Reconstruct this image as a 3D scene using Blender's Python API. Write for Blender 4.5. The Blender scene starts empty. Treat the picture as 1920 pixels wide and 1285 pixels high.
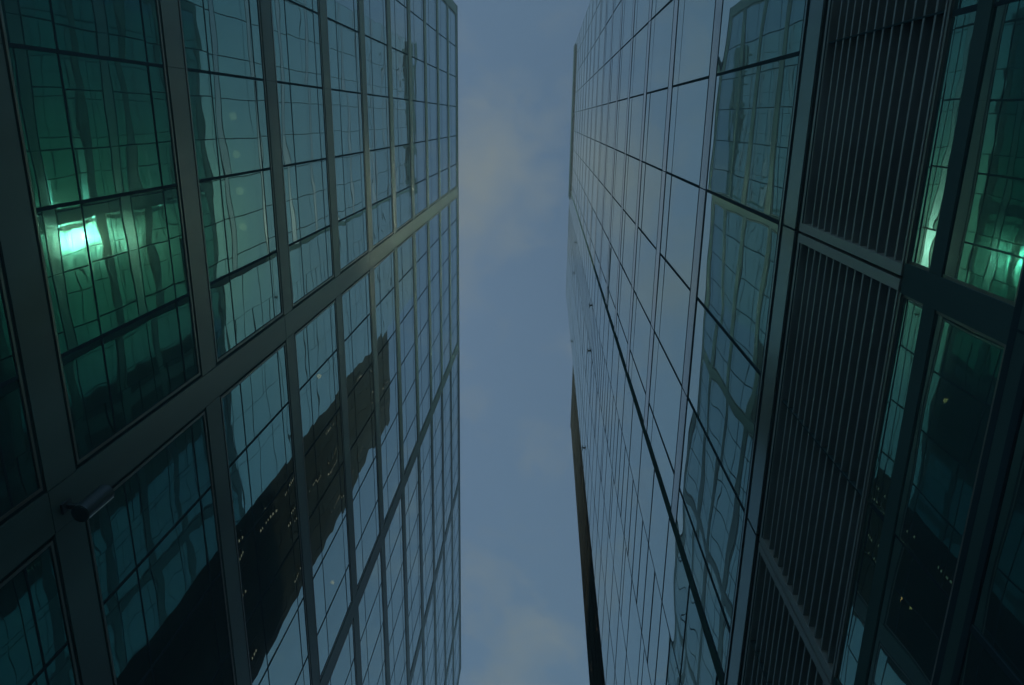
import bpy, math, random
from mathutils import Matrix, Vector

random.seed(7)
scene = bpy.context.scene

# ---------------------------------------------------------------- camera
EYE = 1.6                                   # camera height above the paving
cam_data = bpy.data.cameras.new("camera")
cam = bpy.data.objects.new("camera", cam_data)
scene.collection.objects.link(cam)
RX = (0.998776673656126, 0.02830134867072222, -0.040548610627523816)
RY = (-0.01532571695867967, 0.9568076032764737, 0.2903176410623928)
RZ = (0.04701359973568038, -0.2893410513144447, 0.9560708537886432)
m = Matrix.Identity(4)
for r, row in enumerate((RX, RY, RZ)):
    m[r][0], m[r][1], m[r][2] = row[0], -row[1], -row[2]
m.translation = (0, 0, EYE)
cam.matrix_world = m
cam_data.sensor_width = 36
cam_data.lens = 25.928
cam_data.clip_start = 0.05
cam_data.clip_end = 3000
scene.camera = cam

# ---------------------------------------------------------------- light
SUN = Vector((-1.0, 0.255, 1.54)).normalized()      # direction towards the sun
sl = bpy.data.lights.new("sun", 'SUN')
sl.energy = 2.2
sl.angle = math.radians(0.5)
sl.color = (1.0, 0.89, 0.64)
so = bpy.data.objects.new("sun", sl)
scene.collection.objects.link(so)
so.rotation_euler = SUN.to_track_quat('Z', 'Y').to_euler()

world = bpy.data.worlds.new("World")
scene.world = world
world.use_nodes = True
wt = world.node_tree
for n in list(wt.nodes):
    wt.nodes.remove(n)
WN, WL = wt.nodes.new, wt.links.new
out = WN('ShaderNodeOutputWorld')
bg = WN('ShaderNodeBackground')
bg.inputs['Strength'].default_value = 0.10
WL(bg.outputs[0], out.inputs[0])
sky = WN('ShaderNodeTexSky')
sky.sky_type = 'NISHITA'
sky.sun_disc = False
sky.sun_elevation = math.asin(SUN.z)
sky.sun_rotation = math.atan2(SUN.x, SUN.y)
sky.air_density = 1.0
sky.dust_density = 0.3
sky.ozone_density = 1.0
# thin clouds: noise on the plane overhead
tc = WN('ShaderNodeTexCoord')
sep = WN('ShaderNodeSeparateXYZ')
WL(tc.outputs['Generated'], sep.inputs[0])
zm = WN('ShaderNodeMath'); zm.operation = 'MAXIMUM'; zm.inputs[1].default_value = 0.08
WL(sep.outputs[2], zm.inputs[0])
dx = WN('ShaderNodeMath'); dx.operation = 'DIVIDE'; WL(sep.outputs[0], dx.inputs[0]); WL(zm.outputs[0], dx.inputs[1])
dy = WN('ShaderNodeMath'); dy.operation = 'DIVIDE'; WL(sep.outputs[1], dy.inputs[0]); WL(zm.outputs[0], dy.inputs[1])
cmb = WN('ShaderNodeCombineXYZ'); WL(dx.outputs[0], cmb.inputs[0]); WL(dy.outputs[0], cmb.inputs[1])
mp = WN('ShaderNodeMapping'); mp.inputs['Location'].default_value = (3.1, 1.35, 0.0)
WL(cmb.outputs[0], mp.inputs[0])
n1 = WN('ShaderNodeTexNoise'); n1.inputs['Scale'].default_value = 8.0; n1.inputs['Detail'].default_value = 9.0
n1.inputs['Roughness'].default_value = 0.68; n1.inputs['Distortion'].default_value = 0.35
WL(mp.outputs[0], n1.inputs['Vector'])
CLOUDS = [(-0.087, 0.08, 0.14, 0.42), (-0.07, -0.03, 0.07, 0.16), (0.012, 0.09, 0.05, 0.16), (-0.095, 0.40, 0.05, 0.14),
          (-0.09, 0.72, 0.12, 0.14), (0.0, 0.80, 0.14, 0.20), (-0.05, 0.93, 0.14, 0.24), (-0.17, 0.20, 0.12, 0.16)]
cr = WN('ShaderNodeValToRGB')
cr.color_ramp.elements[0].position = 0.52; cr.color_ramp.elements[0].color = (0, 0, 0, 1)
cr.color_ramp.elements[1].position = 1.05; cr.color_ramp.elements[1].color = (1, 1, 1, 1)
# a few banks of cloud, each a soft patch in which the noise thickens
prev = n1.outputs['Fac']
for (cx, cyy, rad, amt) in CLOUDS:
    ds = WN('ShaderNodeVectorMath'); ds.operation = 'DISTANCE'; ds.inputs[1].default_value = (cx, cyy, 0)
    WL(cmb.outputs[0], ds.inputs[0])
    mr = WN('ShaderNodeMapRange'); mr.interpolation_type = 'SMOOTHSTEP'
    mr.inputs[1].default_value = 0.0; mr.inputs[2].default_value = rad; mr.inputs[3].default_value = amt; mr.inputs[4].default_value = 0.0
    WL(ds.outputs['Value'], mr.inputs[0])
    ad = WN('ShaderNodeMath'); ad.operation = 'ADD'; WL(prev, ad.inputs[0]); WL(mr.outputs[0], ad.inputs[1])
    prev = ad.outputs[0]
WL(prev, cr.inputs[0])
tint = WN('ShaderNodeMix'); tint.data_type = 'RGBA'; tint.blend_type = 'MULTIPLY'; tint.inputs['Factor'].default_value = 1.0
WL(sky.outputs[0], tint.inputs['A']); tint.inputs['B'].default_value = (0.86, 1.0, 0.93, 1)
# bright aureole of the hazy air round the sun
dt = WN('ShaderNodeVectorMath'); dt.operation = 'DOT_PRODUCT'; dt.inputs[1].default_value = tuple(SUN)
nrm = WN('ShaderNodeVectorMath'); nrm.operation = 'NORMALIZE'
WL(tc.outputs['Generated'], nrm.inputs[0]); WL(nrm.outputs[0], dt.inputs[0])
mx0 = WN('ShaderNodeMath'); mx0.operation = 'MAXIMUM'; mx0.inputs[1].default_value = 0.0; WL(dt.outputs['Value'], mx0.inputs[0])
pw0 = WN('ShaderNodeMath'); pw0.operation = 'POWER'; pw0.inputs[1].default_value = 110.0; WL(mx0.outputs[0], pw0.inputs[0])
au = WN('ShaderNodeMix'); au.data_type = 'RGBA'; au.blend_type = 'ADD'
WL(pw0.outputs[0], au.inputs['Factor']); au.inputs['B'].default_value = (10.0, 11.5, 3.0, 1)
cl = WN('ShaderNodeMix'); cl.data_type = 'RGBA'
WL(cr.outputs[0], cl.inputs['Factor'])
WL(tint.outputs['Result'], cl.inputs['A'])
cl.inputs['B'].default_value = (2.25, 2.72, 2.98, 1)
WL(cl.outputs['Result'], au.inputs['A'])
WL(au.outputs['Result'], bg.inputs['Color'])

vs = scene.view_settings
vs.view_transform = 'Standard'
vs.look = 'None'
vs.gamma = 1.0
vs.exposure = 0.12
vs.use_curve_mapping = False

cy = scene.cycles
cy.max_bounces = 16
cy.glossy_bounces = 12
cy.diffuse_bounces = 3
cy.transmission_bounces = 6
cy.transparent_max_bounces = 12
cy.caustics_reflective = True
cy.caustics_refractive = False
cy.sample_clamp_indirect = 80.0
cy.blur_glossy = 1.0
cy.use_denoising = True

# ---------------------------------------------------------------- materials
def base(name):
    mt = bpy.data.materials.new(name)
    mt.use_nodes = True
    nt = mt.node_tree
    for n in list(nt.nodes):
        nt.nodes.remove(n)
    o = nt.nodes.new('ShaderNodeOutputMaterial')
    return mt, nt, o

def metal(name, col, rough=0.4, metallic=0.4, var=0.25, scale=0.7, streak=True, spec=0.5):
    mt, nt, o = base(name)
    N, L = nt.nodes.new, nt.links.new
    p = N('ShaderNodeBsdfPrincipled')
    t = N('ShaderNodeTexCoord')
    mpn = N('ShaderNodeMapping'); mpn.inputs['Scale'].default_value = (1, 1, 0.25 if streak else 1)
    L(t.outputs['Object'], mpn.inputs[0])
    nz = N('ShaderNodeTexNoise'); nz.inputs['Scale'].default_value = scale; nz.inputs['Detail'].default_value = 6
    L(mpn.outputs[0], nz.inputs['Vector'])
    mr = N('ShaderNodeMapRange'); mr.inputs[1].default_value = 0.3; mr.inputs[2].default_value = 0.7
    mr.inputs[3].default_value = 1 - var; mr.inputs[4].default_value = 1 + var
    L(nz.outputs['Fac'], mr.inputs[0])
    mx = N('ShaderNodeMix'); mx.data_type = 'RGBA'; mx.blend_type = 'MULTIPLY'; mx.inputs['Factor'].default_value = 1
    mx.inputs['A'].default_value = (*col, 1)
    L(mr.outputs[0], mx.inputs['B'])
    L(mx.outputs['Result'], p.inputs['Base Color'])
    p.inputs['Metallic'].default_value = metallic
    p.inputs['Specular IOR Level'].default_value = spec
    rr = N('ShaderNodeMapRange'); rr.inputs[3].default_value = rough * 0.8; rr.inputs[4].default_value = min(1, rough * 1.25)
    L(nz.outputs['Fac'], rr.inputs[0]); L(rr.outputs[0], p.inputs['Roughness'])
    L(p.outputs[0], o.inputs[0])
    return mt

def glass(name, f0, wave=0.004, wscale=0.55, dust=0.09, dustcol=(0.24, 0.40, 0.52), haze=0.075, trans=0.10):
    """coated facade glass: tinted mirror that whitens towards grazing, faintly see-through, a film of dust, slightly bowed"""
    mt, nt, o = base(name)
    N, L = nt.nodes.new, nt.links.new
    geo = N('ShaderNodeNewGeometry')
    tco = N('ShaderNodeTexCoord')
    rnd = N('ShaderNodeMath'); rnd.operation = 'MULTIPLY'; rnd.inputs[1].default_value = 57.0
    L(geo.outputs['Random Per Island'], rnd.inputs[0])
    av = N('ShaderNodeVectorMath'); av.operation = 'ADD'
    L(tco.outputs['Object'], av.inputs[0]); L(rnd.outputs[0], av.inputs[1])
    nz = N('ShaderNodeTexNoise'); nz.inputs['Scale'].default_value = wscale; nz.inputs['Detail'].default_value = 1.2
    nz.inputs['Roughness'].default_value = 0.35
    L(av.outputs[0], nz.inputs['Vector'])
    bp = N('ShaderNodeBump'); bp.inputs['Distance'].default_value = wave; bp.inputs['Strength'].default_value = 1.0
    L(nz.outputs['Fac'], bp.inputs['Height'])
    lw = N('ShaderNodeLayerWeight'); lw.inputs['Blend'].default_value = 0.5
    pw = N('ShaderNodeMath'); pw.operation = 'POWER'; pw.inputs[1].default_value = 2.5
    L(lw.outputs['Facing'], pw.inputs[0])
    cm = N('ShaderNodeMix'); cm.data_type = 'RGBA'
    L(pw.outputs[0], cm.inputs['Factor'])
    cm.inputs['A'].default_value = (*f0, 1); cm.inputs['B'].default_value = (0.93, 0.96, 0.97, 1)
    # every pane has its own slight difference of tint
    mv = N('ShaderNodeMapRange'); mv.inputs[3].default_value = 0.93; mv.inputs[4].default_value = 1.0
    L(geo.outputs['Random Per Island'], mv.inputs[0])
    cm2 = N('ShaderNodeMix'); cm2.data_type = 'RGBA'; cm2.blend_type = 'MULTIPLY'; cm2.inputs['Factor'].default_value = 1
    L(cm.outputs['Result'], cm2.inputs['A']); L(mv.outputs[0], cm2.inputs['B'])
    g1 = N('ShaderNodeBsdfAnisotropic'); g1.inputs['Roughness'].default_value = 0.0
    g2 = N('ShaderNodeBsdfAnisotropic'); g2.inputs['Roughness'].default_value = 0.10
    L(cm2.outputs['Result'], g1.inputs['Color']); g2.inputs['Color'].default_value = (0.80, 0.82, 0.74, 1)
    for g in (g1, g2):
        L(bp.outputs[0], g.inputs['Normal'])
    mg = N('ShaderNodeMixShader'); mg.inputs[0].default_value = haze
    L(g1.outputs[0], mg.inputs[1]); L(g2.outputs[0], mg.inputs[2])
    tr = N('ShaderNodeBsdfTransparent'); tr.inputs[0].default_value = (0.45, 0.62, 0.55, 1)
    inv = N('ShaderNodeMath'); inv.operation = 'MULTIPLY_ADD'; inv.inputs[1].default_value = -trans; inv.inputs[2].default_value = trans
    L(lw.outputs['Facing'], inv.inputs[0])
    mt1 = N('ShaderNodeMixShader'); L(inv.outputs[0], mt1.inputs[0])
    L(mg.outputs[0], mt1.inputs[1]); L(tr.outputs[0], mt1.inputs[2])
    df = N('ShaderNodeBsdfDiffuse'); df.inputs[0].default_value = (*dustcol, 1)
    dn = N('ShaderNodeTexNoise'); dn.inputs['Scale'].default_value = 0.9; dn.inputs['Detail'].default_value = 7
    dmp = N('ShaderNodeMapping'); dmp.inputs['Scale'].default_value = (1, 1, 0.12)
    L(tco.outputs['Object'], dmp.inputs[0]); L(dmp.outputs[0], dn.inputs['Vector'])
    dr = N('ShaderNodeMapRange'); dr.inputs[1].default_value = 0.3; dr.inputs[2].default_value = 0.7
    dr.inputs[3].default_value = dust * 0.6; dr.inputs[4].default_value = dust * 1.4
    L(dn.outputs['Fac'], dr.inputs[0])
    md = N('ShaderNodeMixShader'); L(dr.outputs[0], md.inputs[0])
    L(mt1.outputs[0], md.inputs[1]); L(df.outputs[0], md.inputs[2])
    L(md.outputs[0], o.inputs[0])
    return mt

def emit(name, col, s):
    mt, nt, o = base(name)
    e = nt.nodes.new('ShaderNodeEmission'); e.inputs[0].default_value = (*col, 1); e.inputs[1].default_value = s
    nt.links.new(e.outputs[0], o.inputs[0])
    return mt

def stone(name, col, scale=1.2):
    mt, nt, o = base(name)
    N, L = nt.nodes.new, nt.links.new
    p = N('ShaderNodeBsdfPrincipled'); p.inputs['Roughness'].default_value = 0.75; p.inputs['Specular IOR Level'].default_value = 0.0
    t = N('ShaderNodeTexCoord')
    b = N('ShaderNodeTexNoise'); b.inputs['Scale'].default_value = scale; b.inputs['Detail'].default_value = 8
    L(t.outputs['Object'], b.inputs['Vector'])
    r = N('ShaderNodeValToRGB')
    r.color_ramp.elements[0].position = 0.3; r.color_ramp.elements[0].color = (col[0]*.6, col[1]*.6, col[2]*.6, 1)
    r.color_ramp.elements[1].position = 0.7; r.color_ramp.elements[1].color = (col[0]*1.3, col[1]*1.3, col[2]*1.3, 1)
    L(b.outputs['Fac'], r.inputs[0]); L(r.outputs[0], p.inputs['Base Color'])
    L(p.outputs[0], o.inputs[0])
    return mt

def paving(name):
    mt, nt, o = base(name)
    N, L = nt.nodes.new, nt.links.new
    p = N('ShaderNodeBsdfPrincipled'); p.inputs['Roughness'].default_value = 0.8
    t = N('ShaderNodeTexCoord')
    b = N('ShaderNodeTexBrick'); b.inputs['Scale'].default_value = 1.0
    b.inputs['Color1'].default_value = (.30, .33, .34, 1); b.inputs['Color2'].default_value = (.37, .40, .41, 1)
    b.inputs['Mortar'].default_value = (.05, .05, .05, 1); b.inputs['Mortar Size'].default_value = 0.008
    b.inputs['Brick Width'].default_value = 0.9; b.inputs['Row Height'].default_value = 0.6
    L(t.outputs['Object'], b.inputs['Vector']); L(b.outputs['Color'], p.inputs['Base Color'])
    L(p.outputs[0], o.inputs[0])
    return mt

F0 = (0.175, 0.455, 0.44)
M = {
    'glass_l': glass('green coated glass', F0, wave=0.0046, wscale=0.8),
    'glass_r': glass('teal coated glass', F0, wave=0.009, wscale=0.6),
    'glass_b': glass('brown tower glass', (0.10, 0.09, 0.08), wave=0.003, trans=0.0, dust=0.02),
    'band_l': metal('olive grey cladding', (0.115, 0.205, 0.21), 0.45, 0.2, 0.26, 0.9),
    'band_r': metal('blue grey cladding', (0.36, 0.43, 0.44), 0.12, 0.86, 0.10, 0.5),
    'line': metal('dark open joint', (0.022, 0.045, 0.06), 0.6, 0.0, 0.15, spec=0.0),
    'post': metal('dark blue post', (0.085, 0.165, 0.175), 0.6, 0.0, 0.15, spec=0.0),
    'bead': metal('bright glazing bead', (0.28, 0.31, 0.30), 0.35, 0.6, 0.1),
    'gasket': metal('black gasket', (0.045, 0.095, 0.115), 0.7, 0.0, 0.1, spec=0.0),
    'mullion': metal('dark mullion', (0.045, 0.085, 0.11), 0.6, 0.0, 0.15, spec=0.0),
    'slat': metal('louvre blade', (0.34, 0.42, 0.44), 0.45, 0.3, 0.18, 1.5),
    'dark': metal('dark void lining', (0.14, 0.27, 0.31), 0.8, 0.0, 0.15),
    'interior': metal('dim interior', (0.16, 0.27, 0.30), 0.8, 0.0, 0.2),
    'brown': stone('brown stone', (0.026, 0.027, 0.022)),
    'brown_d': stone('dark brown stone', (0.024, 0.028, 0.026)),
    'sun_glint': emit('glowing sun glint', (1.0, 0.83, 0.58), 0.24),  # emission standing in for sunlit shiny edges, no real lights
    'strip': metal('polished strip', (0.70, 0.64, 0.50), 0.3, 0.3, 0.3, 3.0),
    'lampbody': metal('lamp housing', (0.05, 0.085, 0.11), 0.4, 0.3, 0.1),
    'lamp_highlight': metal('painted lamp highlight', (0.85, 0.87, 0.87), 0.35, 0.1, 0.05),
    'warm': emit('warm downlight', (1.0, 0.68, 0.28), 7.0),
    'dim': emit('dim downlight', (0.7, 0.9, 0.45), 1.8),
    'white': emit('white downlight', (0.9, 0.95, 0.9), 1.6),
    'paving': paving('stone paving'),
    'roofing': stone('grey roofing', (0.18, 0.18, 0.18)),
}

# ---------------------------------------------------------------- mesh helpers
class MB:
    def __init__(self):
        self.v, self.f, self.mi = [], [], []
        self.mats = []
    def mat(self, key):
        if key not in self.mats:
            self.mats.append(key)
        return self.mats.index(key)
    def box(self, x0, x1, y0, y1, z0, z1, key):
        x0, x1 = min(x0, x1), max(x0, x1); y0, y1 = min(y0, y1), max(y0, y1); z0, z1 = min(z0, z1), max(z0, z1)
        b = len(self.v)
        self.v += [(x0,y0,z0),(x1,y0,z0),(x1,y1,z0),(x0,y1,z0),(x0,y0,z1),(x1,y0,z1),(x1,y1,z1),(x0,y1,z1)]
        self.f += [(b,b+3,b+2,b+1),(b+4,b+5,b+6,b+7),(b,b+1,b+5,b+4),(b+1,b+2,b+6,b+5),(b+2,b+3,b+7,b+6),(b+3,b,b+4,b+7)]
        self.mi += [self.mat(key)] * 6
        return b
    def quad(self, pts, key):
        b = len(self.v)
        self.v += [tuple(p) for p in pts]
        self.f.append((b, b+1, b+2, b+3)); self.mi.append(self.mat(key))
    def cyl(self, c, axis, r, h, key, n=24, cap=True, r2=None):
        """cylinder from c along axis"""
        a = Vector(axis).normalized(); u = a.orthogonal().normalized(); w = a.cross(u)
        r2 = r if r2 is None else r2
        b = len(self.v); c = Vector(c)
        for k in range(n):
            t = 2*math.pi*k/n; d = u*math.cos(t) + w*math.sin(t)
            self.v.append(tuple(c + d*r)); self.v.append(tuple(c + d*r2 + a*h))
        for k in range(n):
            j = (k+1) % n
            self.f.append((b+2*k, b+2*j, b+2*j+1, b+2*k+1)); self.mi.append(self.mat(key))
        if cap:
            self.f.append(tuple(b+2*k for k in range(n))[::-1]); self.mi.append(self.mat(key))
            self.f.append(tuple(b+2*k+1 for k in range(n))); self.mi.append(self.mat(key))
    def build(self, name, parent=None):
        if not self.v:
            return None
        me = bpy.data.meshes.new(name)
        o0 = Vector(parent['_o']) if parent is not None and '_o' in parent else Vector((0, 0, 0))
        me.from_pydata([tuple(Vector(p) - o0) for p in self.v], [], self.f)
        for k in self.mats:
            me.materials.append(M[k])
        me.polygons.foreach_set('material_index', self.mi)
        me.update()
        ob = bpy.data.objects.new(name, me)
        scene.collection.objects.link(ob)
        if parent is not None:
            ob.parent = parent
            ob['_o'] = tuple(o0)
        return ob

def thing(name, label, cat, loc, group=None):
    o = bpy.data.objects.new(name, None)
    o.empty_display_size = 0.3
    scene.collection.objects.link(o)
    o.location = loc
    o['_o'] = tuple(loc)
    o['label'] = label; o['category'] = cat
    if group: o['group'] = group
    return o

def structure(o, label=None, cat=None):
    o['kind'] = 'structure'
    if label: o['label'] = label
    if cat: o['category'] = cat
    return o

# a facade frame: (a along y, z up, d outwards into the passage)
class Facade:
    def __init__(self, x, sign):
        self.x, self.s = x, sign
    def X(self, d):
        return self.x + self.s * d
    def box(self, mb, a0, a1, z0, z1, d0, d1, key):
        mb.box(self.X(d0), self.X(d1), a0, a1, z0, z1, key)
    def pane(self, mb, a0, a1, z0, z1, d, key, tilt=0.0013):
        ty = random.gauss(0, tilt); tz = random.gauss(0, tilt)
        am, zm_ = (a0+a1)/2, (z0+z1)/2
        def P(a, z):
            return (self.X(d + (a-am)*ty + (z-zm_)*tz), a, z)
        q = [P(a0, z0), P(a1, z0), P(a1, z1), P(a0, z1)]
        if self.s < 0: q.reverse()
        mb.quad(q, key)

def Zl(u): return EYE + u * DL
def Zr(u): return EYE + u * DR
DL, DR = 5.2, 2.24
HAZE = 0.0065

# ================================================================ ground
g = MB(); g.quad([(-600,-600,0),(600,-600,0),(600,600,0),(-600,600,0)], 'paving')
structure(g.build('ground'), 'grey stone paving in the passage between the glass towers', 'ground')

# ================================================================ left tower
LF = Facade(-DL, +1)
lt = thing('glass_tower', 'green glass tower with wide olive grey grid of bands and columns', 'tower', (-DL, 16.0, 0))
BH = 0.0475 * DL
colY = [-1.092, 0.793, 2.61, 4.43, 6.25, 7.31]
colY = [c * DL for c in colY]
bandZ = [Zl(0.6475 + 0.7075 * k) for k in range(12)]
Y0, Y1 = colY[0] - BH, colY[-1] + BH
c = MB(); c.box(-DL - 22, -DL - 3.2, Y0 + 0.6, Y1 - 0.6, 0, bandZ[-1] - 0.3, 'interior'); c.build('core_wall', lt)
c = MB()
c.box(-DL - 22, -DL - 0.31, Y0, Y0 + 0.3, 0, bandZ[-1] - 0.26, 'band_l'); c.build('end_wall', lt); c = MB(); c.box(-DL - 22, -DL - 0.31, Y1 - 0.3, Y1, 0, bandZ[-1] - 0.26, 'band_l')
c.build('end_wall', lt)
c = MB(); c.box(-DL - 22, -DL - 0.34, Y0, Y1, bandZ[-1] - 0.24, bandZ[-1] - 0.04, 'roofing'); c.build('roof', lt)
# columns stand 3 mm proud, built in storey lengths with open joints
for yc in colY:
    c = MB()
    zz = [0.0] + [z - BH for z in bandZ[1::2]] + [bandZ[-1] + BH]
    zz = sorted(set(zz))
    for a, b in zip(zz[:-1], zz[1:]):
        LF.box(c, yc - BH, yc + BH, a + 0.006, b - 0.006, -0.30, 0.003, 'band_l')
    LF.box(c, yc - BH + 0.01, yc + BH - 0.01, 0, zz[-1] - 0.02, -0.28, -0.02, 'gasket')
    c.build('column', lt)
for k, zc in enumerate(bandZ):
    c = MB()
    for a, b in zip(colY[:-1], colY[1:]):
        cuts = [a + BH + 0.004] + [colY[1] + q * 0.3033 * DL for q in range(-12, 40, 3) if a + BH + 0.6 < colY[1] + q * 0.3033 * DL < b - BH - 0.6] + [b - BH - 0.004]
        for p, q in zip(cuts[:-1], cuts[1:]):
            LF.box(c, p + 0.004, q - 0.004, zc - BH, zc + BH, -0.30, random.uniform(-0.0015, 0.0), 'band_l')
        LF.box(c, a + BH + 0.01, b - BH - 0.01, zc - BH + 0.01, zc + BH - 0.01, -0.28, -0.015, 'gasket')
    if k < len(bandZ) - 1:
        LF.box(c, Y0 + 0.31, Y1 - 0.31, zc - BH * 0.8, zc + BH * 0.8, -3.2, -0.305, 'interior')
    else:
        LF.box(c, Y0, Y1, zc + BH + 0.002, zc + BH + 0.06, -0.34, 0.02, 'mullion')
    c.build('spandrel_band', lt)
mod = 0.3033 * DL
levels = [(0.0, bandZ[0] - BH)] + [(bandZ[k] + BH, bandZ[k+1] - BH) for k in range(len(bandZ) - 1)]
for li, (z0, z1) in enumerate(levels):
    H = 0.7075 * DL
    for a, b in zip(colY[:-1], colY[1:]):
        y0, y1 = a + BH + 0.005, b - BH - 0.005
        f = MB()
        # gasket ring then bead ring
        for w0, w1, d0, d1, key in ((0.0, 0.05, -0.16, -0.022, 'gasket'), (0.05, 0.085, -0.16, -0.006, 'bead'), (0.085, 0.10, -0.16, -0.016, 'gasket')):
            LF.box(f, y0 + w0, y0 + w1, z0 + w0, z1 - w0, d0, d1, key); LF.box(f, y1 - w1, y1 - w0, z0 + w0, z1 - w0, d0, d1, key)
            LF.box(f, y0 + w1, y1 - w1, z0 + w0, z0 + w1, d0, d1, key); LF.box(f, y0 + w1, y1 - w1, z1 - w1, z1 - w0, d0, d1, key)
        ya, yb, za, zb = y0 + 0.10, y1 - 0.10, z0 + 0.10, z1 - 0.10
        ms = []
        k = math.ceil((ya - colY[1]) / mod - 0.15)
        while colY[1] + k * mod < yb - 0.25:
            if colY[1] + k * mod > ya + 0.25:
                ms.append(colY[1] + k * mod)
            k += 1
        ts = [z0 - BH + H * 0.30, z0 - BH + H * 0.80] if li else [z1 + BH - H * 0.7, z1 + BH - H * 0.2, 1.1]
        ts = sorted(ts)
        for y in ms:
            LF.box(f, y - 0.022, y + 0.022, za, zb, -0.15, -0.014, 'mullion')
        for t in ts:
            LF.box(f, ya, yb, t - 0.016, t + 0.016, -0.15, -0.016, 'mullion')
        fr = f.build('window', lt)
        pn = MB()
        yy = [ya] + ms + [yb]; tt = [za] + ts + [zb]
        for p, q in zip(yy[:-1], yy[1:]):
            for r, s in zip(tt[:-1], tt[1:]):
                LF.pane(pn, p, q, r, s, -0.020, 'glass_l')
        pn.build('pane', fr)
# downlights on the ceilings behind the glass
def downlight(parent, x, y, z, key, r=0.075):
    d = MB(); d.cyl((x, y, z), (0, 0, -1), r, 0.02, key, n=20)
    d.cyl((x, y, z), (0, 0, -1), r + 0.012, 0.012, 'bead', n=20)
    d.build('ceiling_light', parent)
zc = bandZ[3] - BH * 0.8
for yu in (0.006, 0.124, 0.240, 0.357):
    downlight(lt, -DL - 0.70, yu * DL * 1.132, zc, 'dim')
zc = bandZ[4] - BH * 0.8
downlight(lt, -DL - 0.57, 1.128 * DL * 1.107, zc, 'warm', 0.06)
downlight(lt, -DL - 0.57, 2.208 * DL * 1.107, zc, 'warm', 0.06)

# ================================================================ right tower
RF = Facade(DR, -1)
rt = thing('glass_tower', 'tall teal glass tower with dark louvre panels and flush panes', 'tower', (DR, 5.0, 0))
yE0, yJ, yE1 = -2.93 * DR, 2.84 * DR, 7.42 * DR
roofR = Zr(32.5)
bh = 0.105 * DR
c = MB(); c.box(DR + 3.2, DR + 22, yE0 + 0.6, yE1 - 0.4, 0, roofR - 0.4, 'interior'); c.build('core_wall', rt)
c = MB(); c.box(DR + 0.21, DR + 22, yE0, yE0 + 0.3, 0, roofR - 0.22, 'band_r'); c.build('end_wall', rt); c = MB(); c.box(DR + 0.21, DR + 22, yE1 - 0.3, yE1, 0, roofR - 0.22, 'band_r')
c.build('end_wall', rt)
c = MB(); c.box(DR + 0.24, DR + 22, yE0 + 0.01, yE1 - 0.01, roofR - 0.2, roofR - 0.03, 'roofing'); c.build('roof', rt)
c = MB()
RF.box(c, yE0 - 0.03, yJ + 0.9, roofR, roofR + 0.25, -0.25, 0.04, 'gasket')
c.build('parapet', rt)
c = MB(); RF.box(c, yE0 + 0.2, yJ + 0.7, roofR - 3.6, roofR - 0.5, 0.05, 0.10, 'gasket'); c.build('roof_screen', rt)
yb_ = yE0 + 0.9
while yb_ < yJ + 0.4:
    c = MB(); wd = random.choice((0.12, 0.2, 0.35)); ln = random.choice((0.4, 0.9, 1.3))
    RF.box(c, yb_, yb_ + wd, roofR - 3.6 - ln, roofR - 3.2, 0.004, 0.048, 'gasket'); c.build('bracket', rt)
    yb_ += random.uniform(0.7, 1.7)
jy = [-2.93, -2.35, -0.97, 0.41, 1.80, 2.84]          # two module bays
jy = [q * DR for q in jy]
mids = {1: -1.66 * DR, 2: -0.27 * DR, 3: 1.10 * DR, 4: 2.49 * DR}
fl = 1.655
bands = [Zr(4.86 + fl * k) for k in range(17)]
low = [Zr(1.523), Zr(3.09)]
low_half = 0.033 * DR
for k, zc in enumerate([low[0]] + bands):
    c = MB()
    hh = bh if k else low_half
    RF.box(c, yE0, yJ - 0.12, zc - hh, zc + hh, -0.2, 0.0, 'band_r' if k else 'post')
    RF.box(c, yE0 + 0.31, yE1 - 0.31, zc - hh * 0.7, zc + hh * 0.7, -3.2, -0.205, 'interior')
    for q in jy[1:-1]:
        RF.box(c, q - 0.007, q + 0.007, zc - hh - 0.01, zc + hh + 0.01, -0.1, 0.003, 'mullion')
    for z in (zc - hh, zc + hh):
        RF.box(c, yE0, yJ - 0.12, z - 0.026, z + 0.026, -0.18, 0.001, 'mullion')
    c.build('spandrel_band', rt)
# the flat band above the louvres, with its dark recess and light trim
c = MB()
RF.box(c, yE0, yJ - 0.12, Zr(3.014), Zr(3.163), -0.2, 0.0, 'band_r')
RF.box(c, yE0 + 0.31, yE1 - 0.31, Zr(3.03), Zr(3.15), -3.2, -0.205, 'interior')
RF.box(c, yE0, yJ - 0.12, Zr(3.172), Zr(3.225), -0.18, 0.002, 'mullion')
RF.box(c, yE0, yJ - 0.12, Zr(3.182), Zr(3.20), -0.1, 0.012, 'band_r')
RF.box(c, yE0, yJ - 0.12, Zr(2.962), Zr(3.014) - 0.002, -0.2, -0.06, 'gasket')
for q in jy[1:-1]:
    RF.box(c, q - 0.008, q + 0.008, Zr(3.014), Zr(3.163), -0.1, 0.004, 'mullion')
c.build('spandrel_band', rt)
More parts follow.
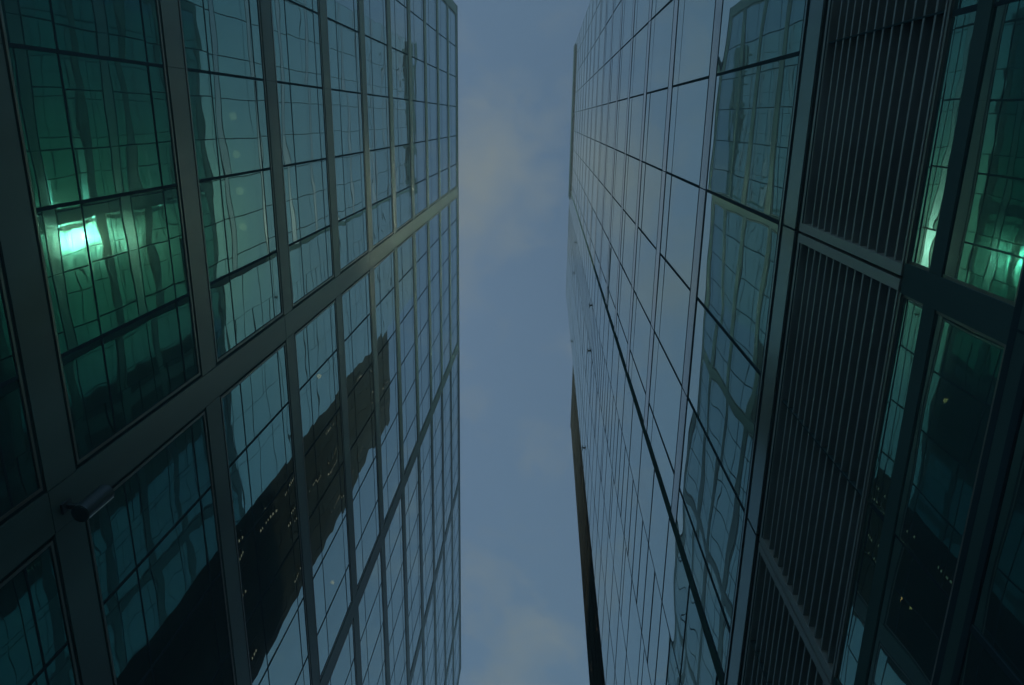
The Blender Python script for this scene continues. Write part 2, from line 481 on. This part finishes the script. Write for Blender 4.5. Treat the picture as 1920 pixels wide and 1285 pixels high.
# windows of the main part
def right_window(y0, y1, z0, z1, ms, ts, key='glass_r', lw=0.020, edge=True, dg=-0.006):
    f = MB()
    e = 0.019
    for y in ([y0, y1] if edge else []):
        RF.box(f, y - e if y == y1 else y, y if y == y1 else y + e, z0, z1, -0.12, 0.001, 'mullion')
    for y in ms:
        RF.box(f, y - e, y + e, z0, z1, -0.12, 0.001, 'mullion')
    for t in ts:
        RF.box(f, y0 + e, y1 - e, t - lw / 2, t + lw / 2, -0.12, -0.002, 'mullion')
    fr = f.build('window', rt)
    pn = MB()
    yy = [y0 + e] + list(ms) + [y1 - e]; tt = [z0] + list(ts) + [z1]
    for p, q in zip(yy[:-1], yy[1:]):
        for r, s in zip(tt[:-1], tt[1:]):
            RF.pane(pn, p, q, r, s, dg, key, 0.0016)
    pn.build('pane', fr)
    return fr
for b, (ya, yb) in enumerate(zip(jy[:-1], jy[1:])):
    yb_ = yb if b < 4 else yJ - 0.12
    ms = [mids[b]] if b in mids else []
    right_window(ya, yb_, Zr(3.225), bands[0] - bh - 0.028, ms, [])
    for k in range(6):
        z0, z1 = bands[k] + bh + 0.028, bands[k+1] - bh - 0.028
        right_window(ya, yb_, z0, z1, ms, [z1 - 0.62], lw=0.012)
    right_window(ya, yb_, 0.0, low[0] - low_half - 0.03, ms, [1.1, 2.6, 3.6])
allm = sorted(jy[1:-1] + list(mids.values()))
for k in range(6, 17):
    z0 = bands[k] + bh + 0.028
    z1 = (bands[k+1] - bh - 0.028) if k + 1 < len(bands) else roofR - 0.002
    right_window(yE0, yJ - 0.12, z0, z1, allm, [z1 - 0.62] if k + 1 < len(bands) else [], lw=0.012)
# louvre storey: glass strip below, blades above
for b, (ya, yb) in enumerate(zip(jy[:-1], jy[1:])):
    yb_ = yb if b < 4 else yJ - 0.12
    lp = MB()
    za, zb = Zr(2.085), Zr(2.962)
    g0 = 0.012
    RF.box(lp, ya + g0, yb_ - g0, za, zb, -0.30, -0.26, 'dark')
    w = 0.085
    RF.box(lp, ya + g0, ya + w, za, zb, -0.26, 0.0, 'slat'); RF.box(lp, yb_ - w, yb_ - g0, za, zb, -0.26, 0.0, 'slat')
    RF.box(lp, ya + w, yb_ - w, zb - 0.10, zb, -0.26, -0.002, 'slat'); RF.box(lp, ya + w, yb_ - w, za, za + 0.02, -0.26, -0.002, 'slat')
    RF.box(lp, ya + w, yb_ - w, zb - 0.075, zb - 0.055, -0.02, 0.003, 'gasket')
    lv = lp.build('louvre_panel', rt)
    bl = MB()
    z = za + 0.14
    while z < zb - 0.13:
        RF.box(bl, ya + w, yb_ - w, z - 0.012, z + 0.012, -0.24, -0.012, 'slat')
        z += 0.1415
    bl.build('blades', lv)
    st = MB(); ym = (ya + yb_) / 2
    RF.box(st, ym - 0.006, ym + 0.006, za + 0.022, zb - 0.102, -0.25, -0.010, 'gasket'); st.build('strap', lv)
    # lower glass with dark transom bar and dark posts at the joints
    f = MB()
    z0, z1 = low[0] + low_half + 0.03, za - 0.012
    pw_ = 0.095
    RF.box(f, ya, ya + pw_, z0, z1, -0.14, -0.01, 'post'); RF.box(f, yb_ - pw_, yb_, z0, z1, -0.14, -0.01, 'post')
    RF.box(f, ya + pw_, yb_ - pw_, Zr(1.886), Zr(1.948), -0.14, -0.012, 'post')
    RF.box(f, ya + pw_, yb_ - pw_, z1 - 0.025, z1, -0.14, -0.005, 'bead')
    RF.box(f, ya + pw_, yb_ - pw_, z0, z0 + 0.03, -0.14, -0.012, 'bead')
    RF.box(f, ya + pw_, ya + pw_ + 0.02, z0 + 0.03, z1 - 0.025, -0.14, -0.02, 'bead'); RF.box(f, yb_ - pw_ - 0.02, yb_ - pw_, z0 + 0.03, z1 - 0.025, -0.14, -0.02, 'bead')
    cuts = [ya + pw_ + 0.02]
    if b in mids: cuts.append(mids[b])
    cuts.append(yb_ - pw_ - 0.02)
    for y in cuts[1:-1]:
        RF.box(f, y - 0.018, y + 0.018, z0 + 0.03, z1 - 0.025, -0.14, -0.02, 'mullion')
    RF.box(f, cuts[0], cuts[-1], Zr(2.04) - 0.008, Zr(2.04) + 0.008, -0.14, -0.021, 'mullion')
    fr = f.build('window', rt)
    pn = MB()
    for p, q in zip(cuts[:-1], cuts[1:]):
        RF.pane(pn, p, q, Zr(1.948), Zr(2.04), -0.022, 'glass_r', 0.002); RF.pane(pn, p, q, Zr(2.04), z1, -0.022, 'glass_r', 0.002)
        RF.pane(pn, p, q, z0, Zr(1.886), -0.022, 'glass_r', 0.002)
    pn.build('pane', fr)
# the tall dark joint between the two parts of the facade
c = MB()
RF.box(c, yJ - 0.12, yJ + 0.07, 0.0, roofR - 0.01, -0.2, 0.004, 'post')
c.build('joint_fin', rt)
# second part: smooth panes, thin lines and short vent slots
ya, yb = yJ + 0.10, yE1
s1, s2, s3 = 3.62 * DR, 4.55 * DR, 5.48 * DR
zs = [0.0] + [Zr(5.01 + 0.8275 * k) for k in range(-4, 33)] + [roofR - 0.002]
zs = [zs[0]] + zs[1::2] + ([zs[-1]] if zs[1::2][-1] < zs[-1] - 0.5 else [])
for r, s in zip(zs[:-1], zs[1:]):
    f = MB(); pn = MB()
    RF.box(f, ya, yb, r, r + 0.036, -0.12, 0.001, 'line')
    half = (r + s) / 2
    RF.box(f, ya, yb, half - 0.018, half + 0.018, -0.12, 0.001, 'line')
    for q in (0.25, 0.75):
        z = r + (s - r) * q
        RF.box(f, s1, s2, z - 0.028, z + 0.028, -0.12, 0.001, 'line')
    z = r + (s - r) * 0.37
    RF.box(f, s2 + 0.06, s3, z - 0.009, z + 0.02, -0.12, 0.001, 'line')
    yy = [ya, s1, s2, s3, 6.42 * DR, yb]
    for y in yy[1:-1]:
        RF.box(f, y - 0.006, y + 0.006, r + 0.036, s, -0.12, 0.0, 'mullion')
    fr = f.build('window', rt)
    for p, q in zip(yy[:-1], yy[1:]):
        RF.pane(pn, p, q, r + 0.036, half, -0.005, 'glass_r', 0.0007)
        RF.pane(pn, p, q, half, s, -0.005, 'glass_r', 0.0007)
    pn.build('pane', fr)
# open vent in the main part, small facade anchors
c = MB(); RF.box(c, 1.85 * DR, yJ - 0.13, Zr(11.10), Zr(11.21), -0.1, 0.002, 'post'); c.build('vent_slot', rt)
for yu, zu in ((4.643, 14.85), (6.975, 15.07), (7.13, 23.83), (3.832, 24.04), (4.90, 24.34), (3.706, 15.03)):
    c = MB()
    y, z = yu * DR, Zr(zu)
    RF.box(c, y - 0.03, y + 0.03, z - 0.03, z + 0.03, -0.02, 0.06, 'gasket')
    RF.box(c, y - 0.025, y + 0.025, z - 0.16, z + 0.16, 0.06, 0.08, 'gasket')
    RF.box(c, y - 0.15, y + 0.15, z - 0.02, z + 0.02, 0.062, 0.078, 'gasket')
    c.build('anchor', rt)
downlight(rt, 3.79, 4.15, Zr(3.03), 'warm', 0.055)
downlight(rt, 3.78, 4.73, Zr(3.03), 'warm', 0.045)

# ================================================================ brown tower beyond
BX, BY0, BY1, BZ = 2.68, 16.95, 25.4, 60.4
bt = thing('stone_tower', 'dark brown stone tower standing behind the end of the teal glass tower', 'tower', (BX, 21.0, 0))
c = MB(); c.box(BX + 0.04, BX + 20, BY0, BY1, 0, BZ, 'brown_d'); c.build('wall', bt)
c = MB(); c.box(BX - 0.02, BX + 20.02, BY0 - 0.02, BY1 + 0.02, BZ, BZ + 0.5, 'brown'); c.build('parapet', bt)
BF = Facade(BX, -1)
npier = 7
step = (BY1 - BY0) / (npier - 1)
for k in range(npier):
    c = MB(); y = BY0 + 0.28 + (BY1 - BY0 - 0.56) * k / (npier - 1)
    BF.box(c, y - 0.28, y + 0.28, 0, BZ - 0.003, -0.30, -0.015, 'brown'); c.build('pier', bt)
rows = [4.2 + 3.75 * k for k in range(15)]
for z in rows:
    for k in range(npier - 1):
        c = MB()
        a = BY0 + 0.28 + (BY1 - BY0 - 0.56) * k / (npier - 1) + 0.283
        b = BY0 + 0.28 + (BY1 - BY0 - 0.56) * (k + 1) / (npier - 1) - 0.283
        BF.box(c, a, b, z, z + 1.1, -0.298, -0.02, 'brown_d')
        c.build('spandrel', bt)
    for k in range(npier - 1):
        a = BY0 + 0.28 + (BY1 - BY0 - 0.56) * k / (npier - 1) + 0.283
        b = BY0 + 0.28 + (BY1 - BY0 - 0.56) * (k + 1) / (npier - 1) - 0.283
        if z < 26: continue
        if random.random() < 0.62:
            s = MB()  # added row of glowing slits imitating sun glints on the facade
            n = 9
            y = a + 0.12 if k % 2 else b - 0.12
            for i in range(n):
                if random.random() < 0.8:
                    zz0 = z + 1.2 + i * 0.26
                    BF.box(s, y - 0.42, y + 0.06, zz0 - 0.03, zz0 - 0.002, -0.1, 0.006, 'brown_d')  # sill added to hide the glow from direct view below
                    BF.box(s, y - 0.05, y + 0.05, zz0, zz0 + 0.15 * random.uniform(.6, 1.2), -0.1, -0.006, 'sun_glint')
            s.build('glint_slit', bt)


# ================================================================ wall lamp on the left column
wl = thing('wall_lamp', 'dark cylindrical wall lamp bracketed to the olive grey column', 'lamp', (-DL + 0.003, 4.16, EYE + 7.02))
c = MB(); c.cyl((-4.9, 4.13, EYE + 6.82), (0, 0, 1), 0.10, 0.48, 'lampbody', 32); c.build('housing', wl)
c = MB(); c.cyl((-4.9, 4.13, EYE + 6.808), (0, 0, 1), 0.09, 0.012, 'gasket', 32); c.build('lens', wl)
c = MB(); c.cyl((-4.9 + 0.086, 4.13 + 0.0495, EYE + 6.83), (0, 0, 1), 0.009, 0.46, 'lamp_highlight', 12); c.build('painted_highlight', wl)  # near-white strip painted as the highlight along the housing
c = MB(); c.box(-DL + 0.003, -DL + 0.03, 4.10, 4.22, EYE + 6.94, EYE + 7.10, 'lampbody')
c.box(-DL + 0.03, -5.0, 4.135, 4.185, EYE + 7.0, EYE + 7.05, 'lampbody'); c.build('bracket', wl)

# ================================================================ haze added as a veil that lifts the dark tones
hm, hnt, ho = base('haze air')
pv = hnt.nodes.new('ShaderNodeVolumePrincipled')
pv.inputs['Color'].default_value = (0.72, 0.95, 1.0, 1)
pv.inputs['Density'].default_value = HAZE
pv.inputs['Anisotropy'].default_value = 0.0
hnt.links.new(pv.outputs[0], ho.inputs['Volume'])
M['haze'] = hm
c = MB(); c.box(-60, 60, -60, 80, -1.0, 76.0, 'haze')
hz = c.build('haze'); hz['kind'] = 'stuff'; hz['label'] = 'thin blue haze added as a veil to lift the dark tones'; hz['category'] = 'haze'

for o in bpy.data.objects:
    if '_o' in o.keys():
        del o['_o']
